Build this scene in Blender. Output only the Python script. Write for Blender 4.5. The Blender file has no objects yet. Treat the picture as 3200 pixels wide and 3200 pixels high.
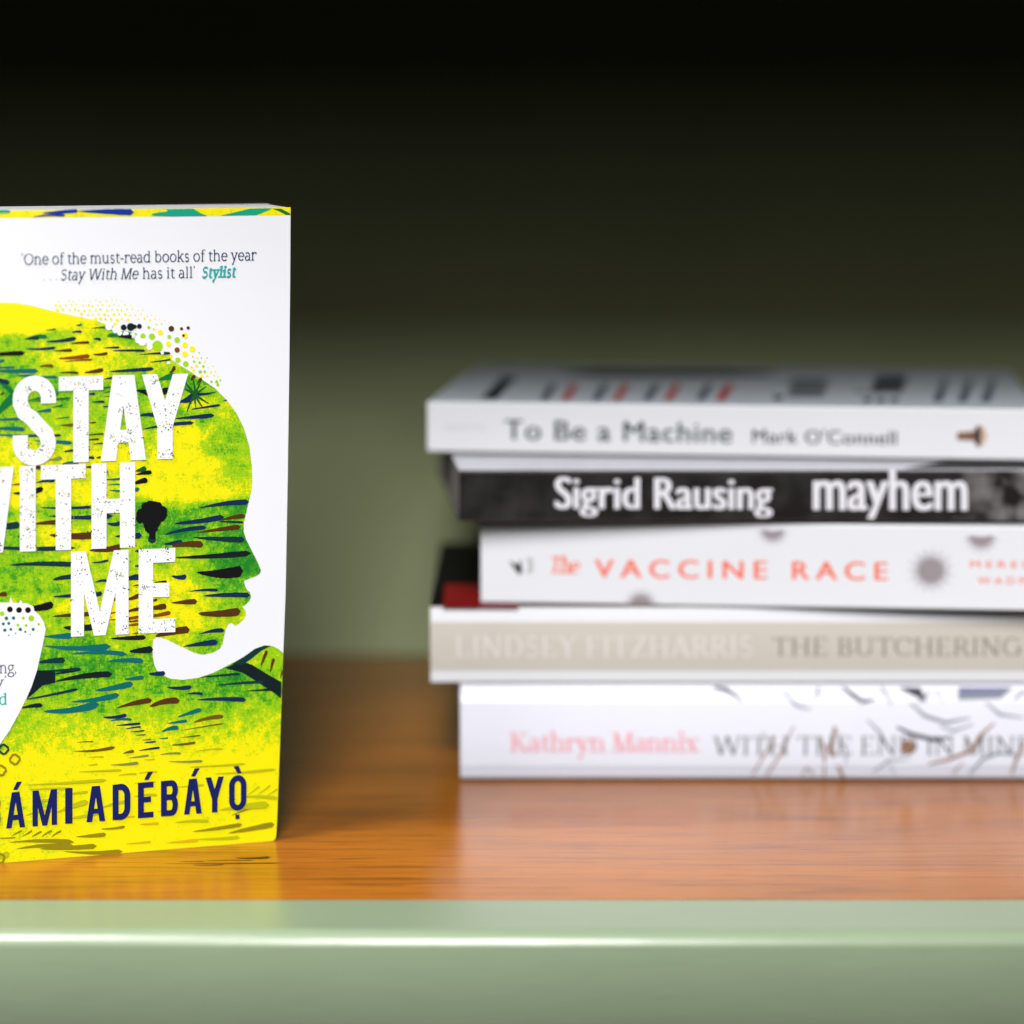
import bpy, math, random
from mathutils import Vector, Matrix
from mathutils.geometry import delaunay_2d_cdt
random.seed(11)
S = 0.001                                  # everything below is written in millimetres
scene = bpy.context.scene
col = scene.collection

# ------------------------------------------------------------------ camera
F_PX, CAM_H = 8733.0, 231.47               # focal length in px of the 3200 px picture; camera height over the shelf
PITCH = math.atan(1300.0 / F_PX)
cd = bpy.data.cameras.new("camera"); cam = bpy.data.objects.new("camera", cd); col.objects.link(cam)
cam.location = (0, 0, CAM_H * S)
cam.rotation_euler = (math.pi / 2 - PITCH, 0, 0)
cd.sensor_width = 36; cd.lens = 36 * F_PX / 3200
cd.clip_start = 0.02; cd.clip_end = 50
cd.dof.use_dof = True; cd.dof.focus_distance = 0.856; cd.dof.aperture_fstop = 4.05
scene.camera = cam

# ------------------------------------------------------------------ world, lights, exposure
w = bpy.data.worlds.new("World"); scene.world = w; w.use_nodes = True
bg = w.node_tree.nodes["Background"]
bg.inputs[0].default_value = (1.0, 0.94, 0.70, 1); bg.inputs[1].default_value = 0.016

def area(name, loc, target, sx, sy, power, colour):
    ld = bpy.data.lights.new(name, 'AREA'); ld.shape = 'ELLIPSE'; ld.size = sx; ld.size_y = sy
    ld.energy = power; ld.color = colour
    o = bpy.data.objects.new(name, ld); col.objects.link(o); o.location = loc
    o.rotation_euler = (Vector(target) - Vector(loc)).to_track_quat('-Z', 'Y').to_euler()
    return o
area("window_light", (-0.24, -3.20, 3.08), (0.02, 0.95, 0.10), 1.5, 2.6, 312, (1.0, 0.99, 0.98))
area("soft_fill", (0.0, -3.0, 1.62), (0.02, 0.95, 0.12), 2.6, 2.3, 17, (1.0, 0.97, 0.90))  # added weak fill, low in front; softens the wall's fade to black
area("lamp_light", (-1.45, 0.05, 2.25), (-0.02, 0.82, 0.02), 1.2, 0.6, 90, (1.0, 0.985, 0.96))

scene.view_settings.view_transform = 'Standard'
scene.view_settings.look = 'None'
scene.view_settings.exposure = 0.0
scene.view_settings.gamma = 1.0
scene.view_settings.use_curve_mapping = False
scene.render.engine = 'CYCLES'
scene.cycles.use_denoising = True
scene.cycles.max_bounces = 8
scene.cycles.diffuse_bounces = 0
scene.cycles.caustics_reflective = False

# ------------------------------------------------------------------ rays through the photograph, used to measure real planes
CP, SP = math.cos(PITCH), math.sin(PITCH)
def ray(px, py):
    x = (px - 1600) / F_PX; y = -(py - 1600) / F_PX
    return Vector((x, CP + y * SP, -SP + y * CP))
CAM = Vector((0, 0, CAM_H))

# ------------------------------------------------------------------ materials
def srgb(c):
    return tuple((v / 12.92 if v <= 0.04045 else ((v + 0.055) / 1.055) ** 2.4) for v in (x / 255 for x in c))
def new_mat(name):
    m = bpy.data.materials.new(name); m.use_nodes = True
    nt = m.node_tree; return m, nt, nt.nodes["Principled BSDF"]
_flat = {}
def ink(name, rgb, rough=0.42, spec=0.4, vary=0.06, scale=900, deep=1.0):
    """printed colour: flat ink with a faint mottling of its density"""
    if name in _flat: return _flat[name]
    m, nt, b = new_mat(name); c = tuple(v * deep for v in srgb(rgb))
    tc = nt.nodes.new('ShaderNodeTexCoord'); nz = nt.nodes.new('ShaderNodeTexNoise')
    nz.inputs['Scale'].default_value = scale; nz.inputs['Detail'].default_value = 3
    nt.links.new(tc.outputs['Object'], nz.inputs['Vector'])
    mx = nt.nodes.new('ShaderNodeMix'); mx.data_type = 'RGBA'
    mx.inputs[6].default_value = (*[v * (1 - vary) for v in c], 1)
    mx.inputs[7].default_value = (*[min(1, v * (1 + vary)) for v in c], 1)
    nt.links.new(nz.outputs['Fac'], mx.inputs[0]); nt.links.new(mx.outputs[2], b.inputs['Base Color'])
    b.inputs['Roughness'].default_value = rough; b.inputs['Specular IOR Level'].default_value = spec
    _flat[name] = m; return m

def pages_mat():
    m, nt, b = new_mat("page_edges")
    tc = nt.nodes.new('ShaderNodeTexCoord'); mp = nt.nodes.new('ShaderNodeMapping')
    nt.links.new(tc.outputs['Object'], mp.inputs[0]); mp.inputs['Scale'].default_value = (40, 60, 4200)
    nz = nt.nodes.new('ShaderNodeTexNoise'); nz.inputs['Scale'].default_value = 1; nz.inputs['Detail'].default_value = 2
    nt.links.new(mp.outputs[0], nz.inputs['Vector'])
    rp = nt.nodes.new('ShaderNodeValToRGB')
    rp.color_ramp.elements[0].position = .3; rp.color_ramp.elements[0].color = (.55, .53, .50, 1)
    rp.color_ramp.elements[1].position = .7; rp.color_ramp.elements[1].color = (.80, .79, .77, 1)
    nt.links.new(nz.outputs['Fac'], rp.inputs[0]); nt.links.new(rp.outputs[0], b.inputs['Base Color'])
    b.inputs['Roughness'].default_value = .85
    return m
def upright_pages_mat():
    m = pages_mat(); m.name = "upright_page_edges"
    for n in m.node_tree.nodes:
        if n.type == 'MAPPING': n.inputs['Scale'].default_value = (40, 4200, 60)
        if n.type == 'VALTORGB':
            n.color_ramp.elements[0].color = (.80, .80, .80, 1); n.color_ramp.elements[1].color = (.90, .90, .89, 1)
    return m

def art_mat():
    """yellow, lime and green print; the 'green' attribute says how much of each, blocky noise breaks it up"""
    m, nt, b = new_mat("cover_art_print"); N = nt.nodes.new; L = nt.links.new
    tc = N('ShaderNodeTexCoord'); at = N('ShaderNodeAttribute'); at.attribute_name = 'green'
    def snapped(inc, scale, seed):
        sn = N('ShaderNodeVectorMath'); sn.operation = 'SNAP'; sn.inputs[1].default_value = inc
        L(tc.outputs['Object'], sn.inputs[0])
        nz = N('ShaderNodeTexNoise'); nz.inputs['Scale'].default_value = scale; nz.inputs['Detail'].default_value = 4
        nz.inputs['Roughness'].default_value = .75
        ad = N('ShaderNodeVectorMath'); ad.operation = 'ADD'; ad.inputs[1].default_value = (seed, 0, seed)
        L(sn.outputs[0], ad.inputs[0]); L(ad.outputs[0], nz.inputs['Vector'])
        return nz.outputs['Fac']
    a = snapped((.00042, 1, .00095), 330, 3.1); c = snapped((.00115, 1, .0004), 260, 7.7); d = snapped((.0003, 1, .0003), 1500, 1.3)
    def madd(x, k, y):
        q = N('ShaderNodeMath'); q.operation = 'MULTIPLY_ADD'; L(x, q.inputs[0]); q.inputs[1].default_value = k
        if isinstance(y, float): q.inputs[2].default_value = y
        else: L(y, q.inputs[2])
        return q.outputs[0]
    v = madd(a, 1.1, at.outputs['Fac']); v = madd(c, .75, v); v = madd(d, .9, v)
    sh = N('ShaderNodeMath'); sh.operation = 'SUBTRACT'; L(v, sh.inputs[0]); sh.inputs[1].default_value = 1.225
    rp = N('ShaderNodeValToRGB'); e = rp.color_ramp.elements
    cols = [(0, (247, 232, 0)), (.26, (240, 230, 0)), (.36, (206, 216, 6)), (.50, (156, 202, 10)), (.64, (138, 192, 12)), (.76, (76, 164, 22)), (1, (24, 124, 32))]
    e[0].position = 0; e[0].color = (*srgb(cols[0][1]), 1); e[1].position = 1; e[1].color = (*srgb(cols[-1][1]), 1)
    for p, q in cols[1:-1]:
        k = e.new(p); k.color = (*srgb(q), 1)
    L(sh.outputs[0], rp.inputs[0]); L(rp.outputs[0], b.inputs['Base Color'])
    b.inputs['Roughness'].default_value = .42; b.inputs['Specular IOR Level'].default_value = .4
    return m

def wood_mat():
    m, nt, b = new_mat("varnished_orange_wood"); N = nt.nodes.new; L = nt.links.new
    tc = N('ShaderNodeTexCoord')
    def noise(scale, detail, mapscale, rough=.6, dist=0.0):
        mp = N('ShaderNodeMapping'); mp.inputs['Scale'].default_value = mapscale; L(tc.outputs['Object'], mp.inputs[0])
        nz = N('ShaderNodeTexNoise'); nz.inputs['Scale'].default_value = scale; nz.inputs['Detail'].default_value = detail
        nz.inputs['Roughness'].default_value = rough; nz.inputs['Distortion'].default_value = dist
        L(mp.outputs[0], nz.inputs['Vector']); return nz.outputs['Fac']
    broad = noise(1, 3, (5, 42, 1), .55, .6); streak = noise(1, 4, (16, 330, 1), .6, .3); pore = noise(1, 2, (70, 1900, 1), .6)
    r1 = N('ShaderNodeValToRGB'); L(broad, r1.inputs[0])
    r1.color_ramp.elements[0].position = .3; r1.color_ramp.elements[0].color = (.32, .094, .004, 1)
    r1.color_ramp.elements[1].position = .72; r1.color_ramp.elements[1].color = (.50, .160, .010, 1)
    r2 = N('ShaderNodeValToRGB'); L(streak, r2.inputs[0])
    r2.color_ramp.elements[0].position = .30; r2.color_ramp.elements[0].color = (.45, .40, .36, 1)
    r2.color_ramp.elements[1].position = .50; r2.color_ramp.elements[1].color = (1, 1, 1, 1)
    r3 = N('ShaderNodeValToRGB'); L(pore, r3.inputs[0])
    r3.color_ramp.elements[0].position = .30; r3.color_ramp.elements[0].color = (.62, .58, .55, 1)
    r3.color_ramp.elements[1].position = .46; r3.color_ramp.elements[1].color = (1, 1, 1, 1)
    m1 = N('ShaderNodeMix'); m1.data_type = 'RGBA'; m1.blend_type = 'MULTIPLY'; m1.inputs[0].default_value = .75
    L(r1.outputs[0], m1.inputs[6]); L(r2.outputs[0], m1.inputs[7])
    m2 = N('ShaderNodeMix'); m2.data_type = 'RGBA'; m2.blend_type = 'MULTIPLY'; m2.inputs[0].default_value = .85
    L(m1.outputs[2], m2.inputs[6]); L(r3.outputs[0], m2.inputs[7]); L(m2.outputs[2], b.inputs['Base Color'])
    bp = N('ShaderNodeBump'); bp.inputs['Strength'].default_value = .25; bp.inputs['Distance'].default_value = .00006
    L(pore, bp.inputs['Height']); L(bp.outputs[0], b.inputs['Normal'])
    mr = N('ShaderNodeMapRange'); L(streak, mr.inputs[0]); mr.inputs[3].default_value = .19; mr.inputs[4].default_value = .27
    L(mr.outputs[0], b.inputs['Roughness']); b.inputs['IOR'].default_value = 1.5
    return m

def paint_mat(name, rgb, rough, bump, spec=.5):
    m, nt, b = new_mat(name); N = nt.nodes.new; L = nt.links.new
    tc = N('ShaderNodeTexCoord'); nz = N('ShaderNodeTexNoise'); nz.inputs['Scale'].default_value = 14; nz.inputs['Detail'].default_value = 5
    L(tc.outputs['Object'], nz.inputs['Vector'])
    mx = N('ShaderNodeMix'); mx.data_type = 'RGBA'; L(nz.outputs['Fac'], mx.inputs[0])
    mx.inputs[6].default_value = (*[v * .90 for v in rgb], 1); mx.inputs[7].default_value = (*[v * 1.10 for v in rgb], 1)
    L(mx.outputs[2], b.inputs['Base Color'])
    n2 = N('ShaderNodeTexNoise'); n2.inputs['Scale'].default_value = 260; n2.inputs['Detail'].default_value = 4
    mp = N('ShaderNodeMapping'); mp.inputs['Scale'].default_value = (.25, 1, 1); L(tc.outputs['Object'], mp.inputs[0]); L(mp.outputs[0], n2.inputs['Vector'])
    bp = N('ShaderNodeBump'); bp.inputs['Strength'].default_value = bump; bp.inputs['Distance'].default_value = .0004
    L(n2.outputs['Fac'], bp.inputs['Height']); L(bp.outputs[0], b.inputs['Normal'])
    b.inputs['Roughness'].default_value = rough; b.inputs['Specular IOR Level'].default_value = spec
    return m

def photo_black_mat():
    """black spine printed with a dim grey photograph towards its right end"""
    m, nt, b = new_mat("black_photo_print"); N = nt.nodes.new; L = nt.links.new
    tc = N('ShaderNodeTexCoord'); nz = N('ShaderNodeTexNoise'); nz.inputs['Scale'].default_value = 95; nz.inputs['Detail'].default_value = 4
    L(tc.outputs['Object'], nz.inputs['Vector'])
    sx = N('ShaderNodeSeparateXYZ'); L(tc.outputs['Object'], sx.inputs[0])
    mr = N('ShaderNodeMapRange'); mr.interpolation_type = 'SMOOTHSTEP'; L(sx.outputs['X'], mr.inputs[0])
    mr.inputs[1].default_value = .155; mr.inputs[2].default_value = .19; mr.inputs[3].default_value = .06; mr.inputs[4].default_value = 1
    rp = N('ShaderNodeValToRGB'); L(nz.outputs['Fac'], rp.inputs[0])
    rp.color_ramp.elements[0].position = .40; rp.color_ramp.elements[0].color = (.012, .010, .010, 1)
    rp.color_ramp.elements[1].position = .68; rp.color_ramp.elements[1].color = (.34, .33, .32, 1)
    mx = N('ShaderNodeMix'); mx.data_type = 'RGBA'; L(mr.outputs[0], mx.inputs[0]); mx.inputs[6].default_value = (.010, .008, .009, 1)
    L(rp.outputs[0], mx.inputs[7]); L(mx.outputs[2], b.inputs['Base Color']); b.inputs['Roughness'].default_value = .3
    return m

PAPER = ink("white_cover_card", (237, 238, 244), .38, .4, .015, 60)
PAGES = pages_mat(); UPAGES = upright_pages_mat()
INK = dict(
    n=ink("navy_ink", (4, 48, 92), deep=.68), t=ink("teal_ink", (0, 122, 122), deep=.68), d=ink("deep_teal_ink", (0, 58, 66), deep=.68),
    K=ink("blackish_teal_ink", (2, 30, 38), deep=.68), k=ink("black_ink", (6, 8, 14), deep=.68), G=ink("leaf_green_ink", (0, 132, 60), deep=.68),
    g=ink("moss_ink", (20, 100, 40), deep=.68), b=ink("brown_ink", (96, 56, 14), deep=.68), o=ink("rust_ink", (160, 78, 6), deep=.68),
    e=ink("olive_brown_ink", (128, 96, 12), deep=.68), l=ink("pale_olive_ink", (188, 186, 8)), O=ink("olive_ink", (146, 132, 6)),
    r=ink("amber_ink", (222, 178, 10)), q=ink("grey_olive_ink", (128, 136, 62)), B=ink("royal_blue_ink", (0, 48, 150)),
    s=ink("sea_teal_ink", (0, 160, 132)), y=ink("yellow_ink", (252, 236, 0)), i=ink("lime_ink", (160, 212, 16)),
    w=ink("white_ink", (244, 244, 246), .38, .4, .012, 60), N=ink("author_blue_ink", (6, 28, 112), deep=.68), T=ink("text_navy_ink", (20, 44, 118), deep=.68),
    S=ink("text_teal_ink", (0, 172, 166)))

# ------------------------------------------------------------------ mesh helpers
class MB:
    def __init__(self): self.v = []; self.f = []; self.m = []; self.mats = []; self.attr = {}
    def mat(self, m):
        if m not in self.mats: self.mats.append(m)
        return self.mats.index(m)
    def add(self, verts, faces, m):
        b = len(self.v); k = self.mat(m)
        self.v += [tuple(p) for p in verts]
        for f in faces: self.f.append(tuple(b + i for i in f)); self.m.append(k)
        return b
    def box(self, x0, x1, y0, y1, z0, z1, m):
        self.add([(x, y, z) for x in (x0, x1) for y in (y0, y1) for z in (z0, z1)],
                 [(0, 1, 3, 2), (4, 6, 7, 5), (0, 4, 5, 1), (2, 3, 7, 6), (0, 2, 6, 4), (1, 5, 7, 3)], m)
    def build(self, name, parent=None, smooth=False, bevel=0, skew=None):
        me = bpy.data.meshes.new(name)
        v = self.v if skew is None else [skew(p) for p in self.v]
        me.from_pydata([(a * S, b * S, c * S) for a, b, c in v], [], self.f)
        for m in self.mats: me.materials.append(m)
        me.polygons.foreach_set('material_index', self.m)
        if smooth: me.polygons.foreach_set('use_smooth', [True] * len(self.f))
        for k, vals in self.attr.items():
            a = me.attributes.new(k, 'FLOAT', 'POINT'); full = [0.0] * len(self.v)
            for i, x in vals.items(): full[i] = x
            a.data.foreach_set('value', full)
        me.update()
        o = bpy.data.objects.new(name, me); col.objects.link(o); o.parent = parent
        if bevel:
            bv = o.modifiers.new('bevel', 'BEVEL'); bv.width = bevel * S; bv.segments = 3; bv.limit_method = 'ANGLE'
        return o
def thing(name, label, cat, loc=(0, 0, 0), rz=0.0, group=None):
    o = bpy.data.objects.new(name, None); col.objects.link(o); o.empty_display_size = .02
    o.location = [c * S for c in loc]; o.rotation_euler = (0, 0, rz); o['label'] = label; o['category'] = cat
    if group: o['group'] = group
    return o

def union(polys):
    """triangles covering the union of 2-D polygons"""
    vs, fs = [], []
    for p in polys:
        a = sum(p[i - 1][0] * p[i][1] - p[i][0] * p[i - 1][1] for i in range(len(p)))
        if abs(a) < 1e-9: continue
        if a < 0: p = p[::-1]
        fs.append(list(range(len(vs), len(vs) + len(p)))); vs += [Vector((x, y)) for x, y in p]
    if not vs: return [], []
    ov, _, of, _, _, orig = delaunay_2d_cdt(vs, [], fs, 0, 1e-6)
    return [tuple(v) for v in ov], [tuple(f) for f, g in zip(of, orig) if g]

class Print:
    """flat printing on one plane of a book: local plane coordinates (a, c) in mm -> mesh"""
    def __init__(self, mb, place, frompx=None): self.mb = mb; self.place = place; self.frompx = frompx; self.n = 0
    def polys(self, polys, m, layer, px=True):
        if px: polys = [[self.frompx(*p) for p in q] for q in polys]
        v, f = union(polys)
        if not f: return
        self.n += 1; off = .03 * layer + .003 * (self.n % 9)
        return self.mb.add([self.place(a, c, off) for a, c in v], f, m)

# 2-D shapes -------------------------------------------------------
def stroke_path(pts, wd, closed=False):
    out = []; n = len(pts)
    nrm = []
    for i in range(n):
        if closed: a, b = pts[(i - 1) % n], pts[(i + 1) % n]
        else: a, b = pts[max(i - 1, 0)], pts[min(i + 1, n - 1)]
        dx, dy = b[0] - a[0], b[1] - a[1]; l = math.hypot(dx, dy) or 1; nrm.append((-dy / l, dx / l))
    W = wd if isinstance(wd, list) else [wd] * n
    for i in range(n if closed else n - 1):
        j = (i + 1) % n
        p, q = pts[i], pts[j]; a, b = nrm[i], nrm[j]; u, v = W[i] / 2, W[j] / 2
        out.append([(p[0] + a[0] * u, p[1] + a[1] * u), (q[0] + b[0] * v, q[1] + b[1] * v), (q[0] - b[0] * v, q[1] - b[1] * v), (p[0] - a[0] * u, p[1] - a[1] * u)])
    return out
def ell(cx, cy, rx, ry, a0, a1, n=16):
    return [(cx + rx * math.cos(math.radians(a0 + (a1 - a0) * i / n)), cy + ry * math.sin(math.radians(a0 + (a1 - a0) * i / n))) for i in range(n + 1)]
def disc(x, y, r, n=14, jit=0.0):
    return [(x + r * (1 + random.uniform(-jit, jit)) * math.cos(2 * math.pi * i / n), y + r * (1 + random.uniform(-jit, jit)) * math.sin(2 * math.pi * i / n)) for i in range(n)]
def brush(x0, y0, x1, y1, wd):
    """tear-drop brush mark, thin at its start and round at its end"""
    dx, dy = x1 - x0, y1 - y0; l = math.hypot(dx, dy) or 1; ux, uy = dx / l, dy / l
    bend = random.uniform(-.28, .28) * wd + random.uniform(-.02, .02) * l; up, lo = [], []; n = 15; p = random.uniform(.35, .7)
    r = wd / 2
    for i in range(n + 1):
        t = i / n; s = t * l
        h = r * min(1, (t / .75)) ** p if t < .75 else r
        e = l - s
        if e < r: h *= math.sqrt(max(0, 1 - (1 - e / r) ** 2))
        h *= 1 + random.uniform(-.07, .07)
        k = bend * math.sin(math.pi * t)
        up.append((x0 + ux * s - uy * (h + k), y0 + uy * s + ux * (h + k))); lo.append((x0 + ux * s - uy * (-h + k), y0 + uy * s + ux * (-h + k)))
    return up + lo[::-1][1:]

# a small serif alphabet drawn with a broad pen (x-height .48, cap height .68) -----------
def serif_glyph(ch, T, t):
    P = []
    def R(x0, x1, y0, y1): P.append([(x0, y0), (x1, y0), (x1, y1), (x0, y1)])
    def V(x, y0, y1): R(x - T / 2, x + T / 2, y0, y1)
    def H(y, x0, x1, k=None): k = k or t; R(x0, x1, y - k / 2, y + k / 2)
    def ft(x, y=0, wd=None):
        wd = wd or T * 1.25
        if y < .1: R(x - wd, x + wd, y, y + t * .9)
        else: R(x - wd, x + wd, y - t * .9, y)
    def fl(x, y): P.append([(x, y), (x - T * 1.2, y - t * 1.3), (x - T * 1.2, y - t * 2.1), (x, y - t * 2)])
    def D(x0, y0, x1, y1, k): P.append([(x0 - k / 2, y0), (x0 + k / 2, y0), (x1 + k / 2, y1), (x1 - k / 2, y1)])
    def A(cx, cy, rx, ry, a0, a1, n=22, inv=False):
        pts = ell(cx, cy, rx, ry, a0, a1, n); ws = []
        for i in range(n + 1):
            c = abs(math.cos(math.radians(a0 + (a1 - a0) * i / n)))
            if inv: c = 1 - c * .8
            ws.append(t + (T - t) * c ** 1.5)
        P.extend(stroke_path(pts, ws))
    def dot(x, y, r): P.append(disc(x, y, r, 12))
    X, C = .48, .68
    if ch == 'o': A(.25, .24, .19, .225, 0, 360, 32); return P, .5
    if ch == 'e': A(.24, .24, .18, .225, 0, 320, 30); H(.255, .08, .40); return P, .455
    if ch == 'a': V(.33, .02, .34); A(.2, .33, .13, .13, 0, 150); A(.185, .135, .125, .125, 55, 330); R(.33, .42, 0, t); return P, .445
    if ch == 'b': V(.11, .02, .74); fl(.11, .74); A(.26, .24, .18, .225, -155, 155, 30); return P, .52
    if ch == 'd': V(.40, .0, .74); fl(.40, .74); A(.24, .24, .18, .225, 25, 335, 30); R(.4, .49, 0, t); return P, .53
    if ch == 'f': V(.14, 0, .62); A(.25, .61, .11, .12, 40, 180); H(.455, .04, .27); ft(.14); return P, .30
    if ch == 'g': A(.23, .31, .15, .15, 0, 360, 26); A(.24, -.09, .19, .12, 0, 360, 26); D(.13, .04, .15, .18, t * 1.2); H(.44, .32, .45, t * 1.3); return P, .47
    if ch == 'h': V(.11, 0, .74); fl(.11, .74); A(.26, .28, .155, .18, 0, 150); V(.415, 0, .29); ft(.11); ft(.415); return P, .54
    if ch == 'i': V(.13, 0, X); fl(.13, X); dot(.125, .65, T * .72); ft(.13); return P, .26
    if ch == 'k': V(.11, 0, .74); fl(.11, .74); D(.14, .19, .38, X, t * 1.4); D(.40, 0, .22, .29, T * 1.2); ft(.11); ft(.42); H(X - t / 2, .30, .46); return P, .49
    if ch == 'l': V(.13, 0, .74); fl(.13, .74); ft(.13); return P, .26
    if ch == 'm': V(.11, 0, X); fl(.11, X); A(.25, .28, .145, .18, 0, 150); V(.395, 0, .29); A(.535, .28, .145, .18, 0, 150); V(.68, 0, .29); ft(.11); ft(.395); ft(.68); return P, .80
    if ch == 'n': V(.11, 0, X); fl(.11, X); A(.26, .28, .155, .18, 0, 150); V(.415, 0, .29); ft(.11); ft(.415); return P, .54
    if ch == 'r': V(.11, 0, X); fl(.11, X); A(.25, .27, .14, .19, 45, 150); dot(.345, .42, T * .6); ft(.11); return P, .385
    if ch == 's': A(.19, .35, .115, .11, 30, 270, 18, True); A(.19, .125, .125, .115, -150, 90, 18, True); return P, .375
    if ch == 't': V(.14, .1, .58); H(.455, .04, .30); A(.235, .11, .095, .095, 180, 310); return P, .325
    if ch == 'u': V(.11, .16, X); fl(.11, X); A(.25, .18, .14, .165, 180, 330); V(.40, 0, X); fl(.40, X); R(.4, .49, 0, t); return P, .53
    if ch == 'x': D(.38, 0, .06, X, T * 1.2); D(.06, 0, .38, X, t * 1.3); ft(.06, X); ft(.38, X); ft(.06); ft(.38); return P, .45
    if ch == 'y': D(.23, .0, .07, X, T * 1.15); D(.13, -.22, .40, X, t * 1.4); dot(.11, -.2, T * .6); ft(.07, X); ft(.39, X); return P, .46
    if ch == 'O': A(.34, .34, .28, .325, 0, 360, 36); return P, .69
    if ch == 'C': A(.34, .34, .28, .325, 42, 318, 30); V(.55, .48, .62) if T < .1 else None; return P, .62
    if ch == 'G': A(.34, .34, .28, .325, 42, 318, 30); V(.56, .05, .32); H(.32, .46, .66); return P, .69
    if ch == 'S': A(.25, .50, .155, .155, 25, 270, 20, True); A(.25, .18, .17, .165, -155, 90, 20, True); return P, .49
    if ch == 'W': D(.24, 0, .08, C, T * 1.15); D(.26, 0, .44, C, t * 1.5); D(.64, 0, .46, C, T * 1.15); D(.66, 0, .83, C, t * 1.5); [ft(q, C) for q in (.08, .45, .83)]; return P, .90
    if ch == 'M': D(.11, 0, .13, C, t * 1.6); D(.36, 0, .14, C, T * 1.15); D(.38, 0, .62, C, t * 1.6); V(.64, 0, C); ft(.11); ft(.64); ft(.11, C); ft(.66, C); return P, .77
    if ch == 'A': D(.55, 0, .31, C, T * 1.2); D(.07, 0, .30, C, t * 1.5); H(.23, .16, .46); ft(.07); ft(.56); return P, .63
    if ch == 'B': V(.13, 0, C); A(.26, .50, .17, .16, -90, 90); A(.28, .17, .19, .16, -90, 90); H(.66, .06, .28); H(.34, .13, .3); H(.02, .06, .3); return P, .54
    if ch == 'D': V(.13, 0, C); A(.30, .34, .27, .32, -90, 90, 26); H(.66, .05, .31); H(.02, .05, .31); return P, .65
    if ch in 'EF':
        V(.13, 0, C); H(.66, .05, .47); H(.35, .13, .40); R(.44, .44 + t, .54, C); ft(.13)
        if ch == 'E': H(.02, .05, .49); R(.46, .46 + t, 0, .14)
        return P, .54 if ch == 'E' else .50
    if ch == 'H': V(.13, 0, C); V(.55, 0, C); H(.35, .13, .55); [ft(q, z) for q in (.13, .55) for z in (0, C)]; return P, .69
    if ch == 'I': V(.14, 0, C); ft(.14); ft(.14, C); return P, .28
    if ch == 'K': V(.13, 0, C); D(.17, .28, .50, C, t * 1.4); D(.54, 0, .27, .39, T * 1.2); [ft(q, z) for q in (.13, .53) for z in (0, C)]; return P, .63
    if ch == 'L': V(.13, 0, C); H(.02, .05, .47); R(.44, .44 + t, 0, .16); ft(.13, C); return P, .51
    if ch == 'N': D(.12, 0, .12, C, t * 1.6); D(.54, 0, .12, C, T * 1.3); D(.56, 0, .56, C, t * 1.6); ft(.12); ft(.12, C); ft(.56, C); return P, .69
    if ch == 'R': V(.13, 0, C); A(.27, .50, .18, .16, -90, 90); H(.66, .06, .28); H(.34, .13, .3); D(.52, 0, .30, .34, T * 1.15); ft(.13); ft(.54); return P, .58
    if ch == 'T': V(.29, 0, C); H(.66, .03, .55); R(.02, .02 + t, .53, C); R(.54, .54 + t, .53, C); ft(.29); return P, .58
    if ch == 'U': V(.13, .22, C); A(.34, .23, .21, .215, 180, 360, 24); D(.55, .22, .55, C, t * 1.5); ft(.13, C); ft(.55, C); return P, .68
    if ch == 'Y': D(.29, .30, .08, C, T * 1.2); D(.30, .30, .50, C, t * 1.5); V(.295, 0, .32); ft(.295); ft(.08, C); ft(.51, C); return P, .58
    if ch == 'Z': H(.66, .06, .50); H(.02, .04, .52); D(.08, .02, .46, .66, T * 1.2); R(.48, .48 + t, 0, .15); return P, .55
    if ch in '\u2018\u2019':
        y = .62
        if ch == '\u2018': dot(.09, y, T * .55); D(.08, y, .13, y + .12, t)
        else: dot(.09, y + .09, T * .55); D(.05, y - .03, .11, y + .09, t)
        return P, .19
    if ch == ',': dot(.09, .04, T * .55); D(.05, -.1, .11, .04, t); return P, .2
    if ch == '.': dot(.1, .035, T * .5); return P, .24
    if ch == '-': H(.235, .03, .25, t * 1.2); return P, .28
    return P, .22
_gc = {}
def serif_text(s, T=.078, t=.038, slant=0.0, track=0.0):
    """list of (triangles as polygons) for a run of text, with its width"""
    x = 0; out = []
    for ch in s:
        k = (ch, T, t)
        if k not in _gc:
            p, adv = serif_glyph(ch, T, t); _gc[k] = (union(p), adv)
        (v, f), adv = _gc[k]
        if f: out.append(([(a + x + slant * b, b) for a, b in v], f))
        x += adv + track
    return out, x - track

def sans_text(s, spacing=1.0, bold=0.0):
    """outline text in the built-in sans letters -> one (verts, faces) run, with its width"""
    c = bpy.data.curves.new('letters', 'FONT'); c.body = s; c.size = 1; c.space_character = spacing; c.resolution_u = 4
    o = bpy.data.objects.new('letters', c); col.objects.link(o)
    bpy.context.view_layer.update()
    me = o.evaluated_get(bpy.context.evaluated_depsgraph_get()).to_mesh()
    v = [(p.co.x, p.co.y) for p in me.vertices]; f = [tuple(p.vertices) for p in me.polygons]
    bpy.data.objects.remove(o); bpy.data.curves.remove(c)
    return [union([[(v[i][0] + dx, v[i][1]) for i in q] for q in f for dx in ((-bold, 0, bold) if bold else (0,))])], max(p[0] for p in v)

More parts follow.
